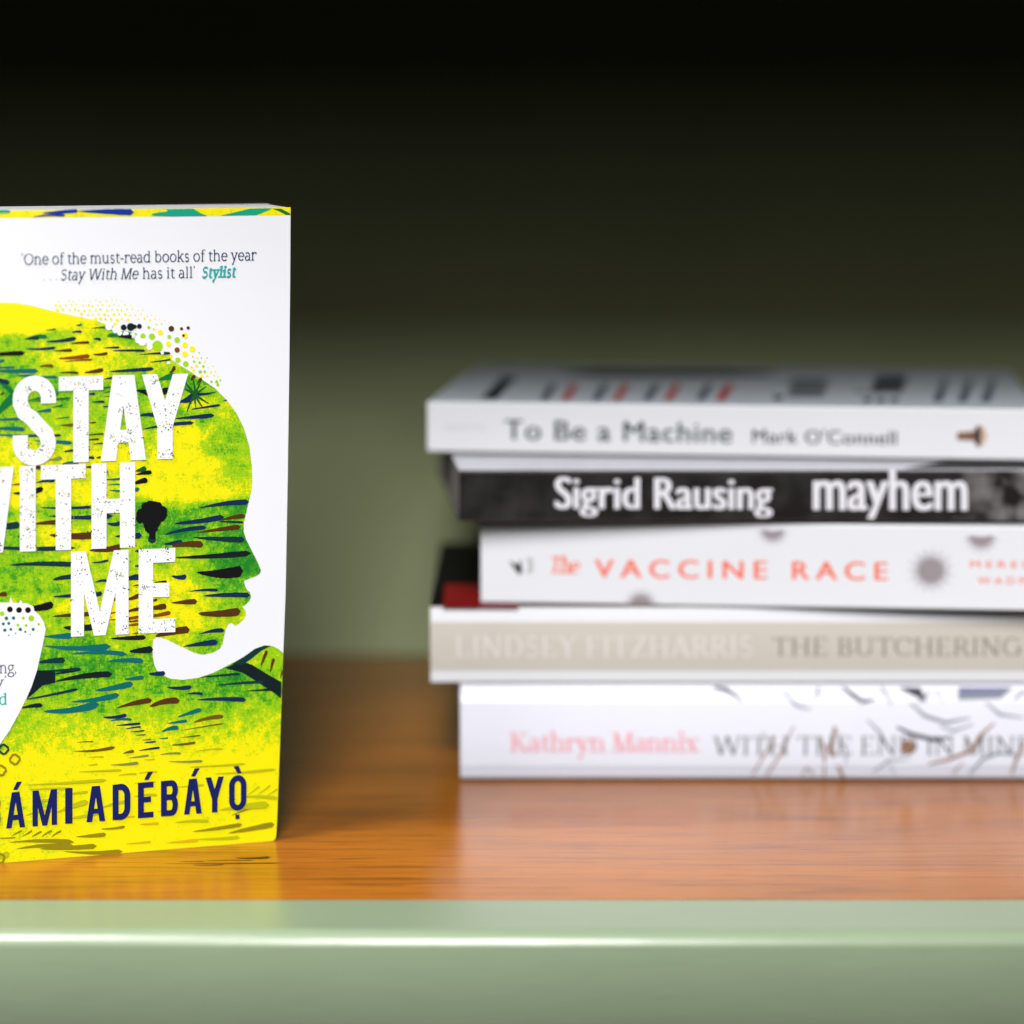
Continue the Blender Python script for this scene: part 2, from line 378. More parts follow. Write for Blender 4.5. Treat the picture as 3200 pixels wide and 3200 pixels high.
def set_text(pr, run, m, layer, x0, y0, x1, y1, cap, capunits=.68, warp=None):
    """lay a run on a print plane: baseline from picture point (x0,y0) to (x1,y1), capitals `cap` picture px tall"""
    glyphs, width = run
    xs = [p[0] for g in glyphs for p in g[0]]; lo, hi = min(xs), max(xs)
    for v, f in glyphs:
        pts = []
        for a, b in v:
            k = (a - lo) / (hi - lo)
            pts.append(pr.frompx(x0 + (x1 - x0) * k, y0 + (y1 - y0) * k - (warp(b) if warp else b / capunits * cap)))
        pr.n += 1; off = .03 * layer + .003 * (pr.n % 9)
        pr.mb.add([pr.place(a, c, off) for a, c in pts], f, m)

# ------------------------------------------------------------------ the setting
WOOD = wood_mat()
GREEN = (.235, .30, .195)
WALLP = paint_mat("sage_wall_paint", (.47, .52, .29), .8, .25, .05)
LIPP = paint_mat("sage_gloss_paint", GREEN, .31, .30, .9)
mb = MB(); mb.box(-900, 900, 1150, 1165, -40, 700, WALLP)
wall = mb.build("wall"); wall['kind'] = 'structure'; wall['label'] = "plain sage green wall behind the books"

shelf = thing("shelf", "orange varnished wooden shelf with a glossy pale green front edge", "shelf", (0, 751, 0))
mb = MB(); mb.box(-900, 900, 37.5, 398.9, -22, 0, WOOD)
# two old scratches in the varnish, in front of the upright book
SCR = ink("dark_scratch", (52, 30, 4), .5, .3)
def floor_pt(px, py, off):
    r = ray(px, py); p = CAM + r * (-CAM.z / r.z); return (p.x, p.y - 751, off)
for k, (a, b, c, d, wd) in enumerate([(500, 2699, 880, 2697, 3.0), (640, 2691, 790, 2689, 2.2), (735, 2681, 845, 2679, 7), (600, 2703, 700, 2702, 3), (560, 2693, 640, 2692, 1.6)]):
    p = brush(a, b, c, d, wd)
    v, f = union([p]); mb.add([floor_pt(x, y, .02 + .004 * k) for x, y in v], f, SCR)
mb.build("wooden_top", shelf)
# painted front edge: flat top, rounded nose, front face
mb = MB(); prof = [(37.0, -.05)]
r = 4.8
prof += [(4.2 + r - r * math.sin(a), -r + r * math.cos(a) - .05) for a in [math.radians(79) * i / 10 for i in range(11)]]
prof += [(18.5, -75), (37.0, -75)]  # front face leans back, shaped so that it catches less light
n = len(prof)
mb.add([(x, y, z) for x in (-900, 900) for y, z in prof], [(i, (i + 1) % n, n + (i + 1) % n, n + i) for i in range(n)] + [tuple(range(n))[::-1], tuple(range(n, 2 * n))], LIPP)
o = mb.build("front_edge", shelf)
for p in o.data.polygons: p.use_smooth = len(p.vertices) == 4 and abs(p.normal.y * p.normal.z) > .02
# the next shelf of the same case, just above the picture; it shades the upper wall
BOARD_Z = 274
up = thing("upper_shelf", "green painted shelf board running above the books", "shelf", (0, 800, BOARD_Z))
mb = MB(); mb.box(-900, 900, 0, 349, 0, 24, WALLP); mb.build("shelf_board", up)

# ------------------------------------------------------------------ the upright book
YAW = math.radians(17.53)
BR = Vector((-74.1, 853.5, 0)); UX = Vector((math.cos(YAW), math.sin(YAW), 0)); NB = Vector((-math.sin(YAW), math.cos(YAW), 0))
WID, HGT, THK = 129.0, 198.0, 30.0
ORG = BR - UX * WID
def cover_px(px, py):
    r = ray(px, py); t = (BR - CAM).dot(NB) / r.dot(NB); p = CAM + r * t - ORG
    return (p.dot(UX), p.z)
# right edge of the cover as measured: the card bows out towards the top
EDGE = [cover_px(*p) for p in [(908, 648), (906.5, 900), (904, 1150), (899, 1500), (892.5, 1850), (885, 2047), (876, 2300), (866, 2560)]]
EDGE = [(a, min(c, HGT)) for a, c in EDGE]
cx, cz = cover_px(863, 2612)
EDGE += [(cx, max(cz, .9)), (cx - .35, .35), (cx - 1.2, 0.0)]
def edge_at(z):
    for (a, c), (a2, c2) in zip(EDGE, EDGE[1:]):
        if c2 <= z <= c: return a + (a2 - a) * (c - z) / (c - c2 + 1e-9)
    return EDGE[0][0] if z > 100 else EDGE[-1][0]
front = thing("upright_book", "paperback standing upright at the left with a yellow and green face profile cover", "book", ORG, YAW)
mb = MB()
card = .45
outline = [(0, HGT)] + EDGE + [(0, 0)]
n = len(outline)
mb.add([(a, 0, c) for a, c in outline] + [(a, card, c) for a, c in outline],
       [tuple(range(n)), tuple(range(n, 2 * n))[::-1]] + [(i, n + i, n + (i + 1) % n, (i + 1) % n) for i in range(n)], PAPER)
cover = mb
pr = Print(cover, lambda a, c, off: (a, -off, c), cover_px)
def R1(x, y): return (x * .49172, 600 + y * .49172)
def R2(x, y): return (x * .49172, 1150 + y * .49172)
def R3(x, y): return (x * .49172, 1850 + y * .49172)
def R5(x, y): return (475 + x * .24586, 600 + y * .24586)
RR = {1: R1, 2: R2, 3: R3, 5: R5}
# -- the profile: outline of the printed area
ART = [R1(*p) for p in [(-860, 1500), (-780, 1150), (-560, 860), (-250, 740), (0, 703), (100, 705), (200, 722), (350, 760), (520, 797), (600, 815), (700, 850), (745, 880), (830, 905), (850, 930),
       (930, 970), (1030, 1010), (1080, 1020), (1090, 1065), (1150, 1105), (1200, 1135), (1290, 1195), (1370, 1250), (1440, 1320), (1500, 1400), (1550, 1500), (1585, 1620), (1600, 1740), (1603, 1850)]]
ART += [R2(*p) for p in [(1601, 770), (1585, 830), (1565, 920), (1550, 980), (1548, 1040), (1565, 1090), (1600, 1160), (1640, 1240), (1658, 1285), (1652, 1305), (1630, 1322), (1555, 1350), (1550, 1356),
       (1558, 1385), (1570, 1410), (1590, 1425), (1596, 1455), (1585, 1480), (1560, 1505), (1540, 1518), (1560, 1540), (1563, 1570), (1550, 1595), (1520, 1625), (1495, 1638), (1470, 1620), (1450, 1628),
       (1435, 1660), (1425, 1700), (1415, 1750), (1395, 1785), (1350, 1810), (1290, 1822), (1240, 1812), (1150, 1770), (1060, 1725), (1000, 1708), (975, 1725), (968, 1780), (972, 1840), (980, 1885)]]
ART += [R3(*p) for p in [(995, 495), (1020, 520), (1080, 550), (1160, 558), (1260, 545), (1350, 515), (1450, 465), (1550, 410), (1620, 360), (1680, 338), (1730, 342), (1770, 362), (1803, 387)]]
ART = [cover_px(*p) for p in ART]
za = ART[-1][1]
ART[-1] = (edge_at(za) - .02, za)
ART += [(a - .02, c + (.0 if c > 1 else .03)) for a, c in EDGE if c < za - .5]
ART += [(.02, .03), (.02, ART[0][1])]
# how green the print is at points read off the cover
FIELD = [(1, 0, 780, -.4), (1, 300, 800, -.4), (1, 150, 850, -.4), (1, 500, 815, 0), (1, 100, 940, .5), (1, 350, 920, .45), (1, 500, 950, .15), (1, 650, 900, .35), (1, 850, 940, .5), (1, 700, 1000, .1), (1, 480, 1050, 0),
    (1, 60, 1100, .5), (1, 800, 1060, .3), (1, 1000, 1050, .15), (1, 620, 1130, .1), (1, 300, 1130, .3), (1, 1100, 1120, .3), (1, 30, 1250, .65), (1, 350, 1230, .6), (1, 450, 1300, .5), (1, 700, 1230, .5), (1, 900, 1230, .6),
    (1, 1200, 1230, .65), (1, 1350, 1280, .45), (1, 1420, 1400, .3), (1, 1250, 1330, .2), (1, 1300, 1450, .45), (1, 1050, 1420, .5), (1, 700, 1420, .5), (1, 430, 1430, .35), (1, 60, 1480, .5), (1, 900, 1600, .3),
    (1, 1180, 1540, -.05), (1, 1120, 1700, -.05), (1, 1300, 1750, .0), (1, 1420, 1620, .5), (1, 1520, 1560, .5), (1, 1500, 1750, .45), (1, 400, 1560, .3), (1, 60, 1620, .15), (1, 750, 1680, .05),
    (2, 50, 700, .1), (2, 150, 830, -.05), (2, 400, 760, .15), (2, 550, 820, .1), (2, 950, 780, -.05), (2, 1200, 800, -.05), (2, 1450, 790, .05), (2, 1540, 700, .3), (2, 720, 720, .2), (2, 1000, 838, -.05), (2, 1300, 838, .1), (2, 60, 870, .0),
    (2, 950, 868, .8), (2, 1300, 880, .7), (2, 1500, 880, .75), (2, 60, 910, .55), (2, 300, 910, .5), (2, 500, 930, .5), (2, 900, 1000, .7), (2, 1080, 930, .65), (2, 1150, 1040, .85), (2, 1350, 1000, .5), (2, 1500, 1080, .75),
    (2, 300, 1040, .1), (2, 100, 1090, .55), (2, 400, 1090, .05), (2, 700, 1040, .4), (2, 550, 1140, .15), (2, 800, 1120, .25), (2, 1000, 1120, .6), (2, 1200, 1160, .35), (2, 1400, 1120, .6), (2, 200, 1210, .55), (2, 500, 1200, .3),
    (2, 800, 1230, .3), (2, 1150, 1250, .3), (2, 1450, 1230, .8), (2, 1580, 1250, .8), (2, 1300, 1330, .5), (2, 1450, 1370, .65), (2, 1150, 1380, .05), (2, 1250, 1460, .2), (2, 1480, 1490, .5), (2, 1150, 1560, .05), (2, 1400, 1600, .3),
    (2, 1250, 1620, .1), (2, 1300, 1720, .6), (2, 1150, 1720, .2), (2, 100, 1330, .55), (2, 250, 1330, .45), (2, 400, 1400, .5), (2, 550, 1400, .4), (2, 300, 1480, .4), (2, 430, 1520, .15), (2, 620, 1520, .2), (2, 850, 1420, .2), (2, 760, 1560, -.05),
    (2, 350, 1620, .45), (2, 600, 1640, .35), (2, 850, 1680, .15), (2, 550, 1730, .6), (2, 800, 1750, .35), (2, 700, 1840, .6), (2, 900, 1830, .5),
    (3, 400, 430, .65), (3, 650, 480, .7), (3, 850, 480, .65), (3, 450, 560, .6), (3, 800, 600, .45), (3, 1000, 600, .55), (3, 1200, 640, .5), (3, 1450, 560, .75), (3, 1650, 440, .35), (3, 1750, 500, .5), (3, 1500, 640, .6), (3, 1750, 660, .5),
    (3, 250, 690, .45), (3, 400, 800, .3), (3, 600, 740, .55), (3, 850, 780, .35), (3, 1050, 760, .35), (3, 1300, 740, .5), (3, 1600, 740, .4), (3, 350, 880, .2), (3, 200, 830, .4), (3, 700, 880, .2), (3, 950, 860, .2), (3, 1250, 850, .3), (3, 1500, 850, .25),
    (3, 1740, 830, .25), (3, 100, 950, .25), (3, 400, 980, .12), (3, 800, 1000, .05), (3, 1200, 980, .15), (3, 1600, 980, .08), (3, 60, 1100, -.05), (3, 300, 1100, -.02), (3, 700, 1080, -.05), (3, 1100, 1100, -.05), (3, 1500, 1100, -.08), (3, 1740, 1100, -.1),
    (3, 300, 1300, .1), (3, 700, 1300, -.1), (3, 1100, 1300, -.12), (3, 1700, 1300, .0), (3, 100, 1450, .15), (3, 500, 1450, .02), (3, 900, 1450, -.1), (3, 1350, 1450, .02), (3, 1700, 1500, -.1), (3, 200, 1640, .05), (3, 700, 1600, -.1), (3, 1200, 1570, -.05), (3, 1600, 1560, -.12)]
FPTS = [(cover_px(*RR[k](x, y)), v) for k, x, y, v in FIELD]
def greenness(a, c):
    s = t = 0
    for (x, z), v in FPTS:
        d = (a - x) ** 2 + (1.9 * (c - z)) ** 2; q = 1 / (d + 4) ** 1.7; s += q * v; t += q
    return s / t
ARTM = art_mat()
vs = [Vector(p) for p in ART]; nb = len(vs)
for i in range(0, 91):
    for j in range(0, 122):
        vs.append(Vector((.4 + i * 1.5 + (j % 2) * .7, .4 + j * 1.45)))
ov, _, of, _, _, og = delaunay_2d_cdt(vs, [], [list(range(nb))[::-1] if sum(ART[i-1][0]*ART[i][1]-ART[i][0]*ART[i-1][1] for i in range(nb)) < 0 else list(range(nb))], 0, 1e-5)
keep = [tuple(f) for f, g in zip(of, og) if g]
used = sorted({i for f in keep for i in f}); ix = {k: q for q, k in enumerate(used)}
base = cover.add([(ov[k].x, -.03, ov[k].y) for k in used], [tuple(ix[i] for i in f) for f in keep], ARTM)
cover.attr['green'] = {base + q: greenness(ov[k].x, ov[k].y) for q, k in enumerate(used)}
# strip of the same print along the top edge
top = [cover_px(*R1(*p)) for p in [(0, 165), (950, 157), (1845, 148)]]
strip = [(.02, top[0][1])] + top[:-1] + [(edge_at(top[2][1]) - .02, top[2][1]), (edge_at(HGT) - .02, HGT - .02), (.02, HGT - .02)]
v, f = union([strip]); b0 = cover.add([(a, -.03, c) for a, c in v], f, ARTM)
for q in range(len(v)): cover.attr['green'][b0 + q] = .02
# -- brush marks: region, tail, head, width, ink
MARKS = """1 160 935 300 920 28 G;1 155 937 250 927 22 d;1 290 950 485 928 24 n;1 455 892 520 888 15 n;1 480 845 520 840 15 t;1 290 878 355 870 10 g;1 590 932 642 938 18 n;1 160 995 355 988 18 n;1 -160 1040 160 1022 28 k
1 450 962 568 955 16 b;1 340 1010 460 1005 20 b;1 370 1058 572 1040 26 o;1 400 1078 590 1064 12 o;1 590 1030 684 1023 18 b;1 250 1108 340 1106 20 e;1 370 1150 500 1150 16 b;1 535 1147 658 1128 26 b;1 580 866 730 862 18 G
1 680 915 850 918 44 G;1 755 918 840 918 26 k;1 655 990 760 988 14 n;1 710 1008 925 1008 16 n;1 885 1033 1085 1024 16 n;1 950 1080 1085 1063 10 n;1 695 1140 978 1122 22 n;1 -60 1080 30 1070 20 t;1 -90 1135 245 1136 28 t
1 -80 1115 95 1112 14 t;1 95 1165 220 1168 18 t;1 -90 1180 60 1212 30 n;1 220 1180 365 1178 18 t;1 660 1190 735 1178 16 n;1 -60 1430 110 1270 54 G;1 -30 1190 80 1270 30 G;1 0 1290 22 1270 16 b;1 860 1260 1000 1310 44 k
1 1000 1195 1120 1165 44 G;1 1005 1310 1080 1255 46 k;1 1130 1335 1235 1290 44 n;1 1210 1380 1400 1352 14 n;1 1415 1328 1442 1322 8 n;1 1090 1440 1362 1418 28 n;1 885 1420 985 1418 24 n;1 905 1507 1232 1465 22 n
1 180 1325 375 1278 26 G;1 200 1332 450 1308 16 G;1 330 1370 400 1355 14 G;1 230 1395 328 1385 22 t;1 -90 1450 135 1440 18 t;1 350 1440 440 1430 7 G;1 540 1280 605 1282 16 n;1 580 1335 665 1333 16 n;1 650 1362 710 1360 11 n
1 765 1386 792 1383 14 n;1 -90 1505 160 1508 26 t;1 -90 1540 250 1548 18 t;1 170 1552 390 1545 16 n;1 215 1580 460 1595 24 t;1 560 1465 610 1462 10 b;1 550 1545 660 1535 10 b;1 560 1575 630 1570 14 b;1 590 1603 655 1597 10 n
1 400 1650 575 1636 22 n;1 540 1695 600 1690 18 n;1 390 1728 500 1718 20 t;1 310 1705 395 1690 24 q;1 610 1690 640 1683 16 b;1 640 1245 730 1238 9 g;1 660 1275 720 1270 8 g;1 380 1480 470 1478 18 e;1 660 1300 740 1298 8 g
2 150 640 260 632 24 b;2 540 630 582 628 14 n;2 570 665 690 660 14 t;2 670 708 770 702 14 t;2 685 745 765 740 10 t;2 690 775 888 768 28 t;2 860 655 930 635 34 g;2 860 677 965 660 26 k;2 855 732 938 710 34 k;2 225 730 350 715 22 n
2 70 745 130 738 12 o;2 80 795 275 765 34 k;2 250 885 600 880 18 n;2 310 938 718 938 28 n;2 680 988 770 985 28 n;2 -90 1018 130 995 44 d;2 215 990 460 978 34 b;2 310 1060 600 1062 44 b;2 725 1068 900 1062 38 n;2 565 1158 775 1135 40 b
2 -90 1135 480 1142 30 d;2 55 1252 470 1248 32 d;2 580 1235 690 1220 14 n;2 855 1165 890 1163 18 n;2 855 1258 885 1258 14 n;2 1260 890 1583 850 34 n;2 1105 988 1425 945 34 n;2 1395 968 1558 938 28 b;2 1390 975 1548 980 14 d
2 1045 1058 1312 1012 28 n;2 1255 1045 1530 1008 30 b;2 1220 1075 1556 1090 36 d;2 1035 1118 1160 1102 28 n;2 1090 1130 1292 1120 40 b;2 1100 1205 1598 1175 36 K;2 1245 1298 1545 1288 72 k;2 1088 1320 1185 1325 32 n;2 980 1362 1060 1356 12 k
2 840 1385 890 1380 10 b;2 1200 1420 1388 1412 20 n;2 1290 1448 1592 1443 32 n;2 1085 1492 1252 1482 34 b;2 1258 1560 1530 1545 48 b;2 1265 1690 1425 1665 26 n;2 1160 1770 1385 1740 36 n;2 985 1705 1205 1660 48 b;2 940 1530 1058 1512 36 b
2 800 1550 890 1530 22 b;2 940 1580 1085 1552 24 o;2 690 1600 890 1580 18 o;2 815 1612 880 1602 14 o;2 790 1475 890 1440 28 b;2 690 1480 745 1462 16 b;2 815 1632 880 1625 16 o;2 930 1480 1000 1470 16 b;2 335 1345 470 1325 32 d
2 600 1362 680 1350 18 n;2 800 1342 890 1325 38 n;2 335 1452 475 1442 20 n;2 535 1447 650 1430 30 n;2 330 1578 590 1562 28 b;2 400 1648 600 1645 40 K;2 700 1718 928 1710 30 K;2 820 1800 972 1785 42 K;2 275 1705 465 1700 38 t
2 270 1765 705 1768 38 t;2 450 1818 805 1818 28 t;2 685 1862 912 1860 30 t;2 240 1870 412 1855 36 d;2 230 1925 510 1910 18 d;2 150 1528 340 1500 48 k;2 -20 1445 45 1435 32 b;2 840 1690 880 1684 10 o;2 690 1560 760 1548 10 o
3 345 520 515 488 20 K;3 340 570 715 520 40 K;3 165 682 500 615 18 d;3 790 555 915 540 26 t;3 605 625 845 580 36 t;3 445 698 760 652 36 t;3 275 758 630 710 46 t;3 130 738 270 718 28 K;3 740 735 965 685 34 b;3 950 727 1140 688 38 b
3 945 520 1050 515 30 n;3 1060 605 1218 603 28 n;3 1178 648 1290 647 18 n;3 1250 684 1565 684 28 n;3 655 795 805 780 22 n;3 700 818 838 810 16 t;3 735 848 895 835 16 n;3 795 870 897 855 11 n;3 825 888 920 878 9 n;3 860 910 925 906 7 n
3 1125 795 1280 745 28 t;3 1060 835 1190 818 20 t;3 1025 888 1135 860 28 t;3 1010 928 1068 925 9 t;3 1225 828 1420 788 26 e;3 1140 882 1425 835 9 e;3 1145 925 1275 910 10 e;3 1090 972 1245 955 16 e;3 1250 1010 1420 995 9 l
3 900 940 960 935 7 e;3 915 958 990 950 11 n;3 880 1008 1018 988 15 n;3 465 1010 732 985 20 e;3 780 1025 852 1010 18 e;3 485 955 595 950 7 e;3 815 1055 948 1038 15 q;3 1015 1033 1152 1025 15 q;3 700 1098 882 1085 19 q
3 1065 1075 1290 1073 15 q;3 495 1142 775 1130 13 l;3 915 1065 985 1060 9 r;3 560 1100 620 1093 10 l;3 1200 1112 1560 1090 13 l;3 1360 1155 1755 1125 17 l;3 150 1225 680 1193 20 l;3 180 1255 460 1250 18 l;3 750 1165 870 1155 12 l
3 400 1285 560 1268 16 l;3 560 1048 660 1046 8 l;3 880 1150 1000 1140 10 r;3 480 1555 675 1540 28 O;3 640 1505 795 1490 17 O;3 60 1590 470 1588 28 O;3 100 1632 480 1620 30 O;3 250 1630 615 1612 30 O;3 400 1648 780 1648 28 O
3 -40 1565 100 1560 9 O;3 1110 1465 1330 1455 19 l;3 885 1475 1010 1468 15 r;3 1220 1522 1540 1475 24 O;3 1450 1532 1745 1475 36 O;3 1250 1570 1525 1558 22 l;3 1060 1592 1265 1575 20 r;3 800 1600 960 1585 12 r;3 1390 1385 1710 1350 44 l
3 1470 1420 1700 1345 16 O;3 1560 1300 1765 1312 24 l;3 1575 1290 1650 1235 9 l;3 1640 1285 1720 1225 9 l;3 1700 1290 1765 1250 9 l;3 70 1552 140 1515 12 O;3 135 1555 205 1515 12 O;3 200 1557 265 1520 12 O;3 262 1557 330 1515 12 O;3 325 1557 390 1515 12 O
3 1110 1240 1300 1225 14 l;3 850 1300 1000 1290 16 l;3 640 1370 800 1330 20 l;3 360 1400 560 1330 34 l;3 420 1440 640 1400 22 l;3 160 1420 330 1390 24 l;3 1270 541 1530 518 15 d;3 1370 592 1680 570 19 d;3 1560 628 1788 615 17 K
3 1655 470 1695 370 20 b;3 1718 512 1740 420 20 b;3 1780 550 1796 500 14 b;3 850 1215 990 1205 10 r;3 1000 1395 1120 1385 12 r;3 200 1330 330 1318 14 l;3 700 1440 860 1425 12 r;3 -60 1700 60 1660 40 l"""
for k, rec in enumerate(MARKS.replace('\n', ';').split(';')):
    q = rec.split(); rg = RR[int(q[0])]; x0, y0, x1, y1, wd = map(float, q[1:6])
    pr.polys([[rg(*p) for p in brush(x0, y0, x1, y1, wd)]], INK[q[6]], 3 + (k % 5))
def shape(rg, pts, i, layer=6): pr.polys([[RR[rg](*p) for p in pts]], INK[i], layer)
shape(3, [(235, 495), (350, 505), (350, 575), (270, 592), (170, 680), (215, 560)], 'K')
shape(3, [(1430, 482), (1530, 440), (1600, 460), (1680, 510), (1788, 572), (1786, 676), (1740, 640), (1650, 580), (1540, 512)], 'K', 4)
shape(3, [(1470, 458), (1550, 410), (1620, 360), (1680, 339), (1720, 342), (1660, 372), (1600, 420), (1540, 462)], 'd', 5)
for ex, ey, er in [(1165, 1185, 9), (1222, 1178, 10), (1280, 1190, 8), (1378, 1268, 13), (1330, 1345, 9), (1290, 1372, 9), (1242, 1372, 9), (1185, 1402, 9), (1150, 1240, 8), (1310, 1235, 7)]:
    shape(1, brush(ex, ey, 1236, 1284, er + 5), 'g' if er < 12 else 'n', 7)
pr.polys([[R1(*p) for p in brush(1075, 1148, 1110, 1105, 22)], [R1(*p) for p in brush(1212, 1200, 1240, 1165, 22)], [R1(*p) for p in brush(1255, 1212, 1280, 1180, 18)]], INK['b'], 8)
# dark tree by the nose bridge
tree = [disc(*c, 14, .12) for c in [(955, 905, 62), (905, 935, 44), (1010, 930, 50), (890, 955, 30), (965, 960, 60), (1030, 905, 30), (990, 885, 40), (930, 880, 30), (960, 1010, 42), (930, 1005, 18)]]
pr.polys([[R2(*p) for p in q] for q in tree] + [[R2(*p) for p in [(940, 1020), (990, 1015), (985, 1080), (968, 1092), (950, 1080)]]], INK['k'], 9)
pr.polys([[R2(*p) for p in disc(965, 1085, 26, 14, .1)]], INK['d'], 8)
# strip shapes
for x0, y0, x1, y1, wd, i in [(265, 133, 497, 119, 24, 'B'), (205, 158, 415, 148, 15, 'B'), (495, 121, 852, 128, 38, 'B'), (-150, 130, 68, 123, 20, 's')]:
    shape(1, brush(x0, y0, x1, y1, wd), i)
shape(5, [(0, 275), (60, 262), (180, 247), (200, 237), (180, 217), (525, 212), (600, 260), (700, 303), (390, 306), (250, 308), (0, 300)], 's')
shape(5, [(865, 299), (1080, 250), (1240, 210), (1520, 205), (1480, 230), (1320, 291)], 's')
shape(5, [(1530, 210), (1640, 212), (1752, 270), (1752, 290), (1700, 287), (1620, 245)], 'G')
# halftone dots that break up the hair line
hair = [(340, 757), (520, 797), (700, 850), (850, 915), (1030, 1000), (1090, 1065), (1200, 1135), (1370, 1250)]
def above(x, y):
    best = 1e9; sgn = 1
    for (a, b), (c, d) in zip(hair, hair[1:]):
        t = max(0, min(1, ((x - a) * (c - a) + (y - b) * (d - b)) / ((c - a) ** 2 + (d - b) ** 2)))
        qx, qy = a + t * (c - a), b + t * (d - b); l = math.hypot(x - qx, y - qy)
        if l < best: best = l; sgn = 1 if (c - a) * (y - b) - (d - b) * (x - a) < 0 else -1
    return best * sgn
BIG = [(1018, 893, 17, 'y'), (965, 918, 20, 'i'), (908, 915, 17, 'i'), (1000, 978, 34, 'i'), (1125, 940, 18, 'i'), (1070, 965, 17, 'y'), (1175, 912, 18, 'y'), (1175, 972, 18, 'y'), (1222, 998, 19, 'y'), (1125, 1003, 17, 'o'), (1175, 1030, 18, 'y'),
       (1130, 1068, 17, 'i'), (1180, 1092, 18, 'i'), (1075, 920, 13, 'i'), (785, 860, 19, 'K'), (830, 857, 25, 'K'), (855, 855, 14, 'K'), (885, 853, 16, 'K'), (1088, 868, 18, 'b'), (1153, 868, 10, 'b'), (1195, 863, 11, 'b'), (1165, 912, 9, 'b'), (945, 860, 10, 'i')]
dots = {}
def far(x, y): return all((x - a) ** 2 + (y - b) ** 2 > (r + 22) ** 2 for a, b, r, _ in BIG)
for i in range(60):
    for j in range(40):
        x = 300 + i * 34 + (j % 2) * 17 + random.uniform(-6, 6); y = 690 + j * 30 + random.uniform(-6, 6)
        if x < 340 or x > 1400: continue
        d = above(x, y); lim = 60 + 120 * min(1, (x - 330) / 420) * (1 if x < 1200 else max(.45, 1 - (x - 1200) / 300))
        if d < 12 or d > lim or not far(x, y): continue
        r = (4 + 9 * (1 - d / lim) ** .8) * random.uniform(.7, 1.1)
        c = 'y' if y < 880 or random.random() < .6 else 'i'
        dots.setdefault(c, []).append([R1(*p) for p in disc(x, y, r, 10)])
for c, ps in dots.items(): pr.polys(ps, INK[c], 2)
for x, y, r, c in BIG: pr.polys([[R1(*p) for p in disc(x, y, r, 16)]], INK[c], 3 if c in 'yi' else 5)
pr.polys([[R1(*p) for p in disc(x, y, r, 12, .15)] for x, y, r in [(690, 858, 22), (735, 872, 24), (760, 895, 16), (800, 903, 18), (838, 912, 16), (880, 940, 22), (905, 955, 24), (950, 985, 20), (1030, 1020, 12), (1070, 1085, 10)]], INK['w'], 6)
# -- white body shape with its own dots
neck = [R2(*p) for p in [(-620, 1520), (-300, 1450), (0, 1490), (58, 1490), (66, 1452), (82, 1490), (120, 1492), (130, 1472), (142, 1494), (170, 1494), (212, 1515), (216, 1540), (250, 1570), (277, 1612), (290, 1660)]] + \
       [R3(*p) for p in [(288, 245), (270, 340), (235, 495), (200, 600), (165, 680), (120, 770), (60, 880), (0, 965), (-100, 1060), (-300, 1140), (-620, 1150)]]
pr.polys([neck], INK['w'], 9)
for x, y, r, c in [(62, 1533, 19, 'k'), (120, 1537, 19, 'k'), (177, 1537, 19, 'k'), (12, 1560, 16, 'i'), (40, 1590, 12, 't'), (85, 1588, 11, 't'), (147, 1588, 10, 'i'), (198, 1590, 19, 'i'), (20, 1625, 10, 't'), (55, 1622, 10, 't'), (113, 1633, 10, 'i'),
                   (165, 1635, 10, 'i'), (245, 1627, 9, 'i'), (30, 1665, 11, 't'), (68, 1660, 9, 't'), (128, 1660, 11, 't'), (160, 1675, 7, 't'), (210, 1660, 10, 't'), (55, 1697, 5, 't'), (98, 1685, 5, 't'), (190, 1692, 4, 't'), (238, 1670, 4, 'i')]:
    pr.polys([[R2(*p) for p in disc(x, y, r, 14)]], INK[c], 10)
# little square chain links at the left
for x, y, s_, an, c in [(93, 1062, 27, 35, 'O'), (22, 998, 26, 38, 'd'), (5, 1132, 27, 32, 'O'), (-60, 1190, 27, 30, 'O'), (-2, 1690, 26, 20, 'O')]:
    ca, sa = math.cos(math.radians(an)), math.sin(math.radians(an))
    sq = [(x + s_ * (u * ca - v_ * sa), y + s_ * (u * sa + v_ * ca)) for u, v_ in [(-1, -.6), (-.6, -1), (.6, -1), (1, -.6), (1, .6), (.6, 1), (-.6, 1), (-1, .6)]]
    pr.polys([[R3(*p) for p in q] for q in stroke_path(sq, 14, True)], INK[c], 8)

